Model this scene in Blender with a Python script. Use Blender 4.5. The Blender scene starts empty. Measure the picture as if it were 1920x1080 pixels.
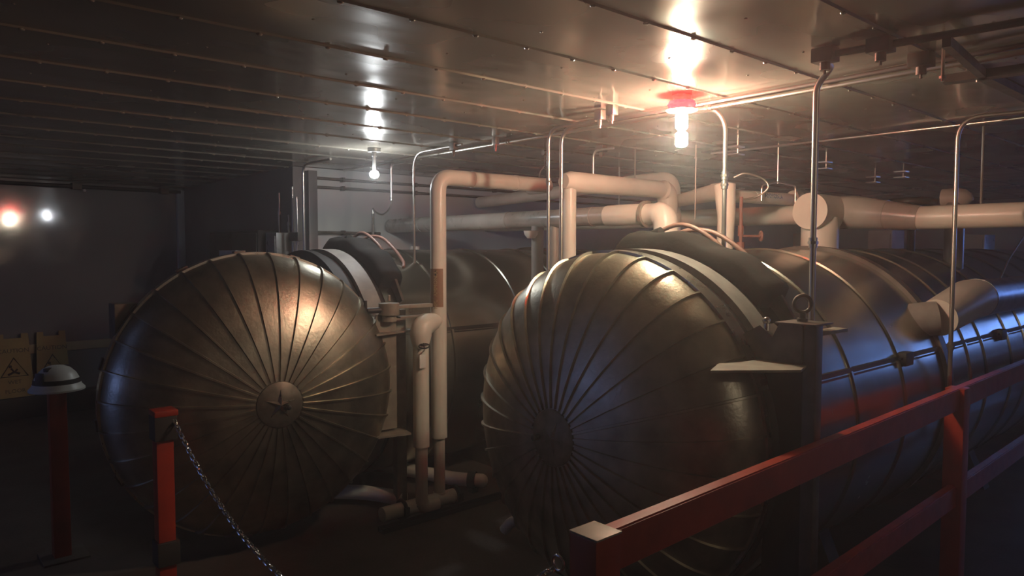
import bpy, bmesh, math, random
from mathutils import Vector, Matrix
random.seed(7)
PI = math.pi
C = bpy.context.scene.collection
S = bpy.context.scene

# ------------------------------------------------------------------ camera
F, HZ, TH, EYE = 1350.0, 468.0, math.radians(48.76), 1.87
PT = math.atan((540 - HZ) / F)
fwd = Vector((math.cos(TH) * math.cos(PT), math.sin(TH) * math.cos(PT), -math.sin(PT)))
cd = bpy.data.cameras.new('camera'); cam = bpy.data.objects.new('camera', cd); C.objects.link(cam)
cam.location = (0, 0, EYE); cam.rotation_euler = fwd.to_track_quat('-Z', 'Y').to_euler()
cd.sensor_width = 36; cd.lens = F / 1920 * 36; cd.clip_start = .05; cd.clip_end = 100
S.camera = cam

# ------------------------------------------------------------------ world, view
w = bpy.data.worlds.new('world'); S.world = w; w.use_nodes = True
w.node_tree.nodes['Background'].inputs[0].default_value = (.5, .55, .7, 1)
w.node_tree.nodes['Background'].inputs[1].default_value = 0.0
# thin haze hanging in the air of the closed room
vs = w.node_tree.nodes.new('ShaderNodeVolumeScatter')
vs.inputs['Density'].default_value = .030; vs.inputs['Anisotropy'].default_value = .6
w.node_tree.links.new(vs.outputs[0], w.node_tree.nodes['World Output'].inputs['Volume'])
S.view_settings.view_transform = 'Standard'; S.view_settings.look = 'None'
S.view_settings.gamma = 1; S.view_settings.exposure = 0.1
S.view_settings.use_curve_mapping = False
try:
    S.cycles.use_denoising = True
    S.cycles.max_bounces = 8; S.cycles.glossy_bounces = 5; S.cycles.diffuse_bounces = 4
    S.cycles.sample_clamp_indirect = 4.0
    S.cycles.caustics_reflective = True
except Exception:
    pass

LAMP_WHITE = 500.0      # radiance of the bright lamp's glass
LAMP_LEFT = 400.0
BEACON = 560.0
WINDOW_BLUE = 6.5

# ------------------------------------------------------------------ materials
def nodes(name):
    m = bpy.data.materials.new(name); m.use_nodes = True
    nt = m.node_tree; return m, nt, nt.nodes['Principled BSDF']

def mat(name, col, rough=.5, metal=0.0, var=.12, scale=6.0, bump=.0, bscale=30.0, rvar=.1, coat=0.0, stretch=(1, 1, 1), col2=None, spec=.5):
    m, nt, b = nodes(name)
    tc = nt.nodes.new('ShaderNodeTexCoord'); mp = nt.nodes.new('ShaderNodeMapping')
    mp.inputs['Scale'].default_value = stretch
    nt.links.new(tc.outputs['Object'], mp.inputs[0])
    n = nt.nodes.new('ShaderNodeTexNoise'); n.inputs['Scale'].default_value = scale; n.inputs['Detail'].default_value = 6
    nt.links.new(mp.outputs[0], n.inputs[0])
    r = nt.nodes.new('ShaderNodeValToRGB'); r.color_ramp.elements[0].position = .3; r.color_ramp.elements[1].position = .72
    c2 = col2 or tuple(c * (1 - var * 2) for c in col)
    r.color_ramp.elements[0].color = (*c2, 1)
    r.color_ramp.elements[1].color = (*[min(1, c * (1 + var)) for c in col], 1)
    nt.links.new(n.outputs[0], r.inputs[0]); nt.links.new(r.outputs[0], b.inputs['Base Color'])
    mr = nt.nodes.new('ShaderNodeMapRange'); mr.inputs[3].default_value = max(.02, rough - rvar); mr.inputs[4].default_value = min(1, rough + rvar)
    n2 = nt.nodes.new('ShaderNodeTexNoise'); n2.inputs['Scale'].default_value = scale * 2.3; n2.inputs['Detail'].default_value = 4
    nt.links.new(mp.outputs[0], n2.inputs[0])
    nt.links.new(n2.outputs[0], mr.inputs[0]); nt.links.new(mr.outputs[0], b.inputs['Roughness'])
    b.inputs['Metallic'].default_value = metal
    b.inputs['Specular IOR Level'].default_value = spec
    if coat: b.inputs['Coat Weight'].default_value = coat; b.inputs['Coat Roughness'].default_value = .15
    if bump:
        n3 = nt.nodes.new('ShaderNodeTexNoise'); n3.inputs['Scale'].default_value = bscale; n3.inputs['Detail'].default_value = 5
        nt.links.new(mp.outputs[0], n3.inputs[0])
        bp = nt.nodes.new('ShaderNodeBump'); bp.inputs['Strength'].default_value = 1.0; bp.inputs['Distance'].default_value = bump
        nt.links.new(n3.outputs[0], bp.inputs['Height']); nt.links.new(bp.outputs[0], b.inputs['Normal'])
    return m

def emit(name, col, strength, base=(.8, .8, .8)):
    m, nt, b = nodes(name)
    b.inputs['Base Color'].default_value = (*base, 1); b.inputs['Roughness'].default_value = .2
    lw = nt.nodes.new('ShaderNodeTexNoise'); lw.inputs['Scale'].default_value = 8
    mr = nt.nodes.new('ShaderNodeMapRange'); mr.inputs[3].default_value = strength * .9; mr.inputs[4].default_value = strength * 1.1
    nt.links.new(lw.outputs[0], mr.inputs[0]); nt.links.new(mr.outputs[0], b.inputs['Emission Strength'])
    b.inputs['Emission Color'].default_value = (*col, 1)
    return m

M = {}
M['jacket'] = mat('dull_metal_jacket', (.46, .43, .355), .25, 1.0, var=.09, scale=3, bump=.0016, bscale=4, rvar=.05)
M['dome'] = mat('door_jacket_metal', (.48, .44, .345), .38, 1.0, var=.2, scale=6, bump=.0012, bscale=55, rvar=.07)
M['hub'] = mat('hub_metal', (.22, .20, .165), .55, .8, var=.2, scale=14, bump=.001, bscale=40)
M['star'] = mat('star_metal', (.55, .5, .42), .3, 1.0, var=.1, scale=20)
M['rim'] = mat('rim_metal', (.5, .46, .4), .3, 1.0, var=.12, scale=8)
M['band'] = mat('ring_painted_steel', (.27, .25, .22), .6, 0, var=.15, scale=9, bump=.0008, bscale=60)
M['groove'] = mat('dark_gasket', (.035, .032, .03), .7, 0, var=.2)
M['darksteel'] = mat('dark_painted_steel', (.14, .12, .10), .5, .3, var=.2, scale=10, bump=.0008, bscale=50)
M['tansteel'] = mat('tan_painted_steel', (.27, .24, .19), .55, .1, var=.15, scale=12, bump=.0006, bscale=60)
M['cover'] = mat('black_cover_fabric', (.016, .0145, .012), .9, 0, var=.2, scale=9, bump=.008, bscale=9, spec=.25)
M['black'] = mat('black_rubber', (.02, .02, .02), .5, 0, var=.2)
M['hose'] = mat('hose_rubber', (.24, .12, .09), .45, 0, var=.1)
M['pvc'] = mat('cream_pipe_jacket', (.74, .69, .59), .33, 0, var=.06, scale=5, bump=.0012, bscale=11, rvar=.08)
M['pvcgrey'] = mat('grey_pipe_jacket', (.40, .37, .33), .3, 0, var=.1, scale=5, bump=.003, bscale=9)
M['silver'] = mat('silver_pipe_jacket', (.42, .41, .40), .35, .8, var=.15, scale=9, bump=.003, bscale=16)
M['conduit'] = mat('galvanised_conduit', (.66, .61, .53), .34, 1.0, var=.05, scale=3, rvar=.02)
M['conduitdark'] = mat('weathered_conduit', (.26, .24, .22), .45, .9, var=.06, scale=3, rvar=.02)
M['red'] = mat('red_paint', (.42, .042, .018), .34, 0, var=.14, scale=7, bump=.0005, bscale=50)
M['litcap'] = mat('lit_cap_paint', (.42, .36, .28), .5, .1, var=.18, scale=9)  # lamplight on the post top is put into this pale cream
M['chain'] = mat('steel_chain', (.62, .60, .57), .22, 1.0, var=.1, scale=60)
M['floor'] = mat('concrete_floor', (.10, .078, .065), .5, 0, var=.2, scale=2.2, bump=.002, bscale=40, rvar=.12)
M['wall'] = mat('glossy_wall_panel', (.26, .26, .265), .085, 0, var=.08, scale=1.2, bump=.002, bscale=1.3, rvar=.03, spec=.9)
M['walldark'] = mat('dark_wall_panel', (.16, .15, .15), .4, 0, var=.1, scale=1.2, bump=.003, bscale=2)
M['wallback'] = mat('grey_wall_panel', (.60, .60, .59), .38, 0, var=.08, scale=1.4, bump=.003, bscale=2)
M['trim'] = mat('tan_trim', (.50, .40, .26), .5, 0, var=.1)
M['sign'] = mat('yellow_sign_plastic', (.46, .33, .12), .6, 0, var=.1)
M['ink'] = mat('black_print', (.02, .02, .02), .6, 0, var=.1)
M['white'] = mat('white_plastic', (.8, .78, .72), .35, 0, var=.05)
M['orange'] = mat('orange_pipe_marker', (.30, .17, .10), .4, 0, var=.06)
M['blueink'] = mat('blue_print', (.05, .16, .35), .5, 0, var=.1)
M['glassdark'] = mat('clear_lamp_cap', (.5, .5, .48), .3, .6)
M['lampwhite'] = emit('lamp_glass_lit', (1, .93, .68), LAMP_WHITE)
M['lampleft'] = emit('lamp_glass_lit_small', (.90, .96, 1.0), LAMP_LEFT)
M['beacon'] = emit('red_beacon_lit', (1, .00022, .00033), BEACON, (.5, .02, .02))
M['bluewin'] = emit('blue_dusk_window', (.16, .33, 1.0), WINDOW_BLUE, (.1, .1, .2))

M['dimwin'] = emit('dim_dusk_window', (.24, .38, 1.0), 2.1, (.1, .1, .2))

def ceiling_mat():
    m, nt, b = nodes('reflective_ceiling_panel')
    tc = nt.nodes.new('ShaderNodeTexCoord')
    n = nt.nodes.new('ShaderNodeTexNoise'); n.inputs['Scale'].default_value = .9; n.inputs['Detail'].default_value = 2
    nt.links.new(tc.outputs['Object'], n.inputs[0])
    r = nt.nodes.new('ShaderNodeValToRGB')
    r.color_ramp.elements[0].position = .3; r.color_ramp.elements[0].color = (.30, .27, .22, 1)
    r.color_ramp.elements[1].position = .75; r.color_ramp.elements[1].color = (.46, .42, .35, 1)
    nt.links.new(n.outputs[0], r.inputs[0]); nt.links.new(r.outputs[0], b.inputs['Base Color'])
    b.inputs['Metallic'].default_value = .5
    n2 = nt.nodes.new('ShaderNodeTexNoise'); n2.inputs['Scale'].default_value = 1.6; n2.inputs['Detail'].default_value = 2
    nt.links.new(tc.outputs['Object'], n2.inputs[0])
    mr = nt.nodes.new('ShaderNodeMapRange'); mr.inputs[1].default_value = .3; mr.inputs[2].default_value = .75
    mr.inputs[3].default_value = .10; mr.inputs[4].default_value = .36
    nt.links.new(n2.outputs[0], mr.inputs[0]); nt.links.new(mr.outputs[0], b.inputs['Roughness'])
    mp = nt.nodes.new('ShaderNodeMapping'); mp.inputs['Scale'].default_value = (.8, 1.6, 1)
    nt.links.new(tc.outputs['Object'], mp.inputs[0])
    n3 = nt.nodes.new('ShaderNodeTexNoise'); n3.inputs['Scale'].default_value = 1.5; n3.inputs['Detail'].default_value = 2
    nt.links.new(mp.outputs[0], n3.inputs[0])
    bp = nt.nodes.new('ShaderNodeBump'); bp.inputs['Distance'].default_value = .012; bp.inputs['Strength'].default_value = 1
    nt.links.new(n3.outputs[0], bp.inputs['Height']); nt.links.new(bp.outputs[0], b.inputs['Normal'])
    return m
M['ceiling'] = ceiling_mat()

# ------------------------------------------------------------------ geometry helpers
ORG = {}
def tag(o, label=None, cat=None, group=None, kind=None):
    if label: o['label'] = label
    if cat: o['category'] = cat
    if group: o['group'] = group
    if kind: o['kind'] = kind
    return o

def thing(name, label, cat, loc, group=None):
    o = bpy.data.objects.new(name, None); C.objects.link(o)
    o.location = loc; o.empty_display_size = .1; ORG[o] = Vector(loc)
    return tag(o, label, cat, group)

def V(p): return Vector(p)

def fillet(pts, r, n=6):
    """round the corners of a polyline"""
    pts = [V(p) for p in pts]; out = [pts[0]]
    for i in range(1, len(pts) - 1):
        a, b, c = pts[i - 1], pts[i], pts[i + 1]
        u = (a - b); v = (c - b)
        rr = min(r, u.length * .49, v.length * .49)
        p0 = b + u.normalized() * rr; p1 = b + v.normalized() * rr
        for k in range(n + 1):
            t = k / n
            out.append(p0 * (1 - t) ** 2 + b * 2 * t * (1 - t) + p1 * t * t)
    out.append(pts[-1]); return out

def spline(pts, n=6):
    """catmull-rom through the points"""
    P = [V(p) for p in pts]; P = [P[0] * 2 - P[1]] + P + [P[-1] * 2 - P[-2]]; out = []
    for i in range(1, len(P) - 2):
        for k in range(n):
            t = k / n
            out.append(.5 * ((2 * P[i]) + (P[i + 1] - P[i - 1]) * t + (2 * P[i - 1] - 5 * P[i] + 4 * P[i + 1] - P[i + 2]) * t * t + (-P[i - 1] + 3 * P[i] - 3 * P[i + 1] + P[i + 2]) * t ** 3))
    out.append(P[-2]); return out

class G:
    def __init__(s, M=None):
        s.bm = bmesh.new(); s.M = M or Matrix.Identity(4)
    def v(s, p): return s.bm.verts.new(s.M @ V(p))
    def f(s, vs):
        try: return s.bm.faces.new(vs)
        except ValueError: return None
    def box(s, x0, x1, y0, y1, z0, z1, bv=0.0, T=None):
        b = bmesh.new(); bmesh.ops.create_cube(b, size=1)
        for v in b.verts:
            v.co = Vector(((x0 + x1) / 2 + v.co.x * (x1 - x0), (y0 + y1) / 2 + v.co.y * (y1 - y0), (z0 + z1) / 2 + v.co.z * (z1 - z0)))
        if bv: bmesh.ops.bevel(b, geom=b.edges[:], offset=bv, segments=2, affect='EDGES', profile=.6)
        mm = s.M @ (T or Matrix.Identity(4)); mp = {}
        for v in b.verts: mp[v] = s.bm.verts.new(mm @ v.co)
        for f in b.faces: s.f([mp[v] for v in f.verts])
        b.free(); return s
    def prism(s, poly, d):
        d = V(d); a = [s.v(p) for p in poly]; b = [s.v(V(p) + d) for p in poly]; n = len(poly)
        s.f(a[::-1]); s.f(b)
        for i in range(n): s.f([a[i], a[(i + 1) % n], b[(i + 1) % n], b[i]])
        return s
    def tube(s, pts, r, n=16, closed=False, caps=True):
        pts = [V(p) for p in pts]; N = len(pts)
        rs = r if isinstance(r, (list, tuple)) else [r] * N
        T = []
        for i in range(N):
            if closed: t = pts[(i + 1) % N] - pts[i - 1]
            elif i == 0: t = pts[1] - pts[0]
            elif i == N - 1: t = pts[-1] - pts[-2]
            else: t = (pts[i + 1] - pts[i]).normalized() + (pts[i] - pts[i - 1]).normalized()
            T.append(t.normalized())
        up = Vector((0, 0, 1)) if abs(T[0].z) < .9 else Vector((1, 0, 0))
        nrm = (up - T[0] * up.dot(T[0])).normalized(); rings = []
        for i in range(N):
            nrm = (nrm - T[i] * nrm.dot(T[i])).normalized(); bn = T[i].cross(nrm)
            rings.append([s.v(pts[i] + (nrm * math.cos(2 * PI * k / n) + bn * math.sin(2 * PI * k / n)) * rs[i]) for k in range(n)])
        for i in range(N if closed else N - 1):
            a, b = rings[i], rings[(i + 1) % N]
            for k in range(n): s.f([a[k], a[(k + 1) % n], b[(k + 1) % n], b[k]])
        if caps and not closed:
            s.f(rings[0][::-1]); s.f(rings[-1])
        return s
    def cyl(s, p0, p1, r, n=20, r1=None): return s.tube([p0, p1], [r, r if r1 is None else r1], n)
    def lathe(s, prof, org, ax, ref, n=64, a0=0.0, a1=2 * PI, closedprof=False):
        """prof: (distance along ax, radius); angle measured from ref towards ax x ref"""
        org, ax, ref = V(org), V(ax).normalized(), V(ref).normalized(); oth = ax.cross(ref)
        full = abs(a1 - a0 - 2 * PI) < 1e-6; cnt = n if full else n + 1; rings = []
        for (d, r) in prof:
            if r < 1e-6: rings.append([s.v(org + ax * d)]); continue
            rings.append([s.v(org + ax * d + (ref * math.cos(a0 + (a1 - a0) * k / n) + oth * math.sin(a0 + (a1 - a0) * k / n)) * r) for k in range(cnt)])
        m = len(rings)
        for i in range(m if closedprof else m - 1):
            a, b = rings[i], rings[(i + 1) % m]
            for k in range(n):
                k2 = (k + 1) % cnt if full else k + 1
                if len(a) == 1 and len(b) == 1: continue
                if len(a) == 1: s.f([a[0], b[k2], b[k]])
                elif len(b) == 1: s.f([a[k], a[k2], b[0]])
                else: s.f([a[k], a[k2], b[k2], b[k]])
        if not full and closedprof:
            s.f([r[0] for r in rings]); s.f([r[-1] for r in rings][::-1])
        return s
    def ball(s, c, r, sc=(1, 1, 1), n=20):
        c = V(c); prof = []
        rows = []
        m = n // 2
        for i in range(m + 1):
            t = PI * i / m
            if i in (0, m): rows.append([s.v(c + Vector((0, 0, r * sc[2] * math.cos(t))))])
            else: rows.append([s.v(c + Vector((r * sc[0] * math.sin(t) * math.cos(2 * PI * k / n), r * sc[1] * math.sin(t) * math.sin(2 * PI * k / n), r * sc[2] * math.cos(t)))) for k in range(n)])
        for i in range(m):
            a, b = rows[i], rows[i + 1]
            for k in range(n):
                k2 = (k + 1) % n
                if len(a) == 1: s.f([a[0], b[k], b[k2]])
                elif len(b) == 1: s.f([a[k], b[0], a[k2]])
                else: s.f([a[k], b[k], b[k2], a[k2]])
        return s
    def build(s, name, m, parent=None, flat=False, ang=38):
        bm = s.bm; bmesh.ops.recalc_face_normals(bm, faces=bm.faces[:])
        if parent is not None: org = ORG[parent]
        else:
            xs = [v.co for v in bm.verts]
            org = Vector((sum(c.x for c in xs) / len(xs), sum(c.y for c in xs) / len(xs), min(c.z for c in xs)))
        for v in bm.verts: v.co -= org
        for f in bm.faces: f.smooth = not flat
        for e in bm.edges:
            if len(e.link_faces) == 2 and e.calc_face_angle(0) > math.radians(ang): e.smooth = False
        me = bpy.data.meshes.new(name); bm.to_mesh(me); bm.free(); me.materials.append(m)
        o = bpy.data.objects.new(name, me); C.objects.link(o)
        if parent is not None: o.parent = parent
        else: o.location = org
        ORG[o] = org
        return o

def text_on(body, name, size, m, parent, place):
    """solid lettering; place maps (x, y, z) text coordinates to a world point"""
    cu = bpy.data.curves.new(name, 'FONT'); cu.body = body; cu.size = size; cu.align_x = 'CENTER'; cu.align_y = 'CENTER'
    cu.extrude = .0008; cu.resolution_u = 2
    t = bpy.data.objects.new(name, cu); C.objects.link(t)
    bpy.context.view_layer.update()
    me = bpy.data.meshes.new_from_object(t.evaluated_get(bpy.context.evaluated_depsgraph_get()))
    bpy.data.objects.remove(t); bpy.data.curves.remove(cu)
    for v in me.vertices: v.co = V(place(*v.co)) - ORG[parent]
    me.materials.clear(); me.materials.append(m)
    o = bpy.data.objects.new(name, me); C.objects.link(o); o.parent = parent; ORG[o] = ORG[parent]
    return o

# ------------------------------------------------------------------ the room
H = 2.654
def struct(g, name, m, **k): return tag(g.build(name, m, **k), kind='structure')
struct(G().box(-4.2, 13.2, -2.7, 10.4, -.1, 0), 'floor', M['floor'], flat=True)
# ceiling: panels 0.5 m wide running along X, folded standing seam with screw heads at every joint
g = G(); Y0 = -2.9
ys = [1.1 + .5 * k for k in range(-8, 19)]
g.box(-4.2, 13.2, -2.7, 10.4, H + .004, H + .06)
for i, y in enumerate(ys):
    g.prism([(-4.2, y - .012, H + .005), (-4.2, y - .004, H - .003), (-4.2, y + .004, H - .003), (-4.2, y + .012, H + .005)], (17.3, 0, 0))
    k = 0
    x = -1 + random.uniform(0, .25)
    while x < 7:
        if .5 < y < 7.2: g.ball((x, y, H - .004), .009, (1.4, 1, .6), n=8)
        x += .26 + random.uniform(-.02, .02)
    x = -1 + random.uniform(0, .5)
    while x < 8:
        if .5 < y < 6.6:
            g.ball((x, y + .25 + random.uniform(-.12, .12), H + .003), .006, (1, 1, .5), n=8)
        x += .55 + random.uniform(-.1, .1)
struct(g, 'ceiling', M['ceiling'])
# left wall of the front bay, the partition across it, and the inner side wall
WY = 9.78
TW = Matrix.Translation((2.95, WY, 0)) @ Matrix.Rotation(math.atan(.077), 4, 'Z') @ Matrix.Translation((-2.95, -WY, 0))   # the left wall is not quite square to the room
struct(G(TW).box(-4.4, 2.95, WY, WY + .1, 0, H), 'wall_left', M['wall'], flat=True)
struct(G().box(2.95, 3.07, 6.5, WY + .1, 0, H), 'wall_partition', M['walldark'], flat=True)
struct(G().box(3.07, 13.2, 6.5, 6.6, 0, H), 'wall_inner_left', M['wallback'], flat=True)
struct(G().box(13.1, 13.2, -2.6, 6.5, 0, H), 'wall_far', M['wallback'], flat=True)
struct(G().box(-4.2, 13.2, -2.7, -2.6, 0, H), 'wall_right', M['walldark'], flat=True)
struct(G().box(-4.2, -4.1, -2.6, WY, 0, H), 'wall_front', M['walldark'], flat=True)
# tan chair rail, and a dark painted plinth at the foot of the left wall
struct(G(TW).box(-4.1, 2.93, WY - .03, WY, .70, .80, .006), 'trim_1', M['trim'])
struct(G(TW).box(1.50, 1.56, WY - .03, WY, .24, .70, .004), 'trim_2', M['trim'])
struct(G(TW).box(-4.1, 2.93, WY - .16, WY, 0, .24, .01), 'baseboard_left', M['black'])
struct(G(TW).box(2.86, 2.95, WY - .06, WY, .24, H - .03, .006), 'trim_3', M['wallback'])

# dusk-blue windows: one low at the far right end, one in the wall behind the camera
def window(name, x0, x1, y0, y1, z0, z1, axis, pane='bluewin'):
    g = G(); g.box(x0, x1, y0, y1, z0, z1); wn = struct(g, name, M[pane], flat=True)
    t = .05; g = G()
    if axis == 'y':   # pane lies along X
        n = max(2, int((x1 - x0) / .7))
        for k in range(n + 1):
            x = x0 + (x1 - x0) * k / n; g.box(x - t / 2, x + t / 2, y0 - .03, y1 + .03, z0 - t, z1 + t)
        for z in (z0, z1): g.box(x0 - t / 2, x1 + t / 2, y0 - .03, y1 + .03, z - t / 2, z + t / 2)
    else:
        n = max(2, int((y1 - y0) / .7))
        for k in range(n + 1):
            y = y0 + (y1 - y0) * k / n; g.box(x0 - .03, x1 + .03, y - t / 2, y + t / 2, z0 - t, z1 + t)
        for z in (z0, z1): g.box(x0 - .03, x1 + .03, y0 - t / 2, y1 + t / 2, z - t / 2, z + t / 2)
    g.build('window_frame', M['darksteel'], wn, flat=True)
window('window_1', 13.07, 13.1, -1.9, .8, 1.8, 2.4, 'x')
window('window_2', -4.1, -4.07, 5.0, 6.9, .95, 1.9, 'x', 'dimwin')

# ------------------------------------------------------------------ the two pressure vessels
ZC, R = .97, .90
def ring_clean(g, Yc, x0, x1, r0, r1, n=96):
    g.lathe([(x0, r0), (x0, r1), (x1, r1), (x1, r0)], (0, Yc, ZC), (1, 0, 0), (0, 0, 1), n, closedprof=True)

def dome_profile(n=22, r0=.88, h=.40, p=2.12):
    out = []
    for i in range(n + 1):
        t = i / n * PI / 2
        out.append((h * math.sin(t) ** (2 / p), r0 * math.cos(t) ** (2 / p)))
    return out

def build_door(vessel, Mx, name_extra, star_worn):
    """door built about its own disc centre: local +X is the outward normal, Z up"""
    prof = dome_profile()
    g = G(Mx)
    g.lathe([(-.02, .0), (-.02, .86)] + [(0, .865)] + prof, (0, 0, 0), (1, 0, 0), (0, 0, 1), 128)
    # standing seams between the 32 gores
    nr = 32
    for k in range(nr):
        a = 2 * PI * (k + .35) / nr; u = Vector((0, math.sin(a), math.cos(a))); tt = Vector((0, math.cos(a), -math.sin(a)))
        pts = [p for p in prof if p[1] > .13]
        L_, Rr, O_ = [], [], []
        for i, (d, r) in enumerate(pts):
            j0, j1 = max(0, i - 1), min(len(pts) - 1, i + 1)
            td, tr = pts[j1][0] - pts[j0][0], pts[j1][1] - pts[j0][1]; ln = math.hypot(td, tr)
            nd, nrr = -tr / ln, td / ln
            base = Vector((d, 0, 0)) + u * r; nn = Vector((nd, 0, 0)) + u * nrr
            L_.append(g.v(base - tt * .0075 - nn * .004)); Rr.append(g.v(base + tt * .0075 - nn * .004))
            O_.append((g.v(base - tt * .005 + nn * .013), g.v(base + tt * .005 + nn * .013)))
        for i in range(len(pts) - 1):
            g.f([L_[i], L_[i + 1], O_[i + 1][0], O_[i][0]]); g.f([O_[i][0], O_[i + 1][0], O_[i + 1][1], O_[i][1]]); g.f([O_[i][1], O_[i + 1][1], Rr[i + 1], Rr[i]])
    door = g.build('door', M['dome'], vessel)
    # rim strap with dark underside
    g = G(Mx); g.lathe([(-.075, .84), (-.075, .893), (.012, .893), (.012, .872), (-.02, .868), (-.02, .84)], (0, 0, 0), (1, 0, 0), (0, 0, 1), 128, closedprof=True)
    g.build('rim_band', M['rim'], door)
    g = G(Mx); g.lathe([(-.11, .60), (-.11, .86), (-.075, .86), (-.075, .60)], (0, 0, 0), (1, 0, 0), (0, 0, 1), 96, closedprof=True)
    g.build('sealing_ring', M['groove'], door)
    # hub plate, raised five-pointed star and a small knob
    h = .392
    g = G(Mx); g.lathe([(h - .03, .12), (h - .03, .136), (h + .012, .136), (h + .016, .131), (h + .018, 0)], (0, 0, 0), (1, 0, 0), (0, 0, 1), 48)
    g.build('hub_plate', M['hub'], door)
    g = G(Mx); ro, ri, th = .090, .025, (.008 if star_worn else .024)
    rot = math.radians(3 if not star_worn else 25)
    c = g.v((h + .018 + th, 0, 0)); ring = []; base = []
    for k in range(10):
        a = PI * k / 5 + rot; r = ro if k % 2 == 0 else ri
        ring.append(g.v((h + .0185, math.sin(a) * r, math.cos(a) * r)))
        base.append(g.v((h + .012, math.sin(a) * r, math.cos(a) * r)))
    for k in range(10):
        g.f([c, ring[k], ring[(k + 1) % 10]]); g.f([ring[k], base[k], base[(k + 1) % 10], ring[(k + 1) % 10]])
    g.build('star', M['hub'] if star_worn else M['star'], door, ang=8)
    ky, kz = (.042, -.016) if not star_worn else (-.092, -.012)
    ky *= 1
    g = G(Mx); g.cyl((h + .015, ky, kz), (h + .045, ky, kz), .014, 14); g.ball((h + .047, ky, kz), .016, (.6, 1, 1), 12)
    g.build('knob', M['black'], door)
    # locking lugs round the rim, standing behind it
    for k in range(0 if star_worn else 16):
        a = 2 * PI * k / 16 + .1
        T = Matrix.Rotation(a, 4, 'X')
        g = G(Mx @ T); g.box(-.10, -.045, -.035, .035, .86, .905, .006)
        g.build('locking_lug', M['darksteel'], door)
    return door

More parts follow.
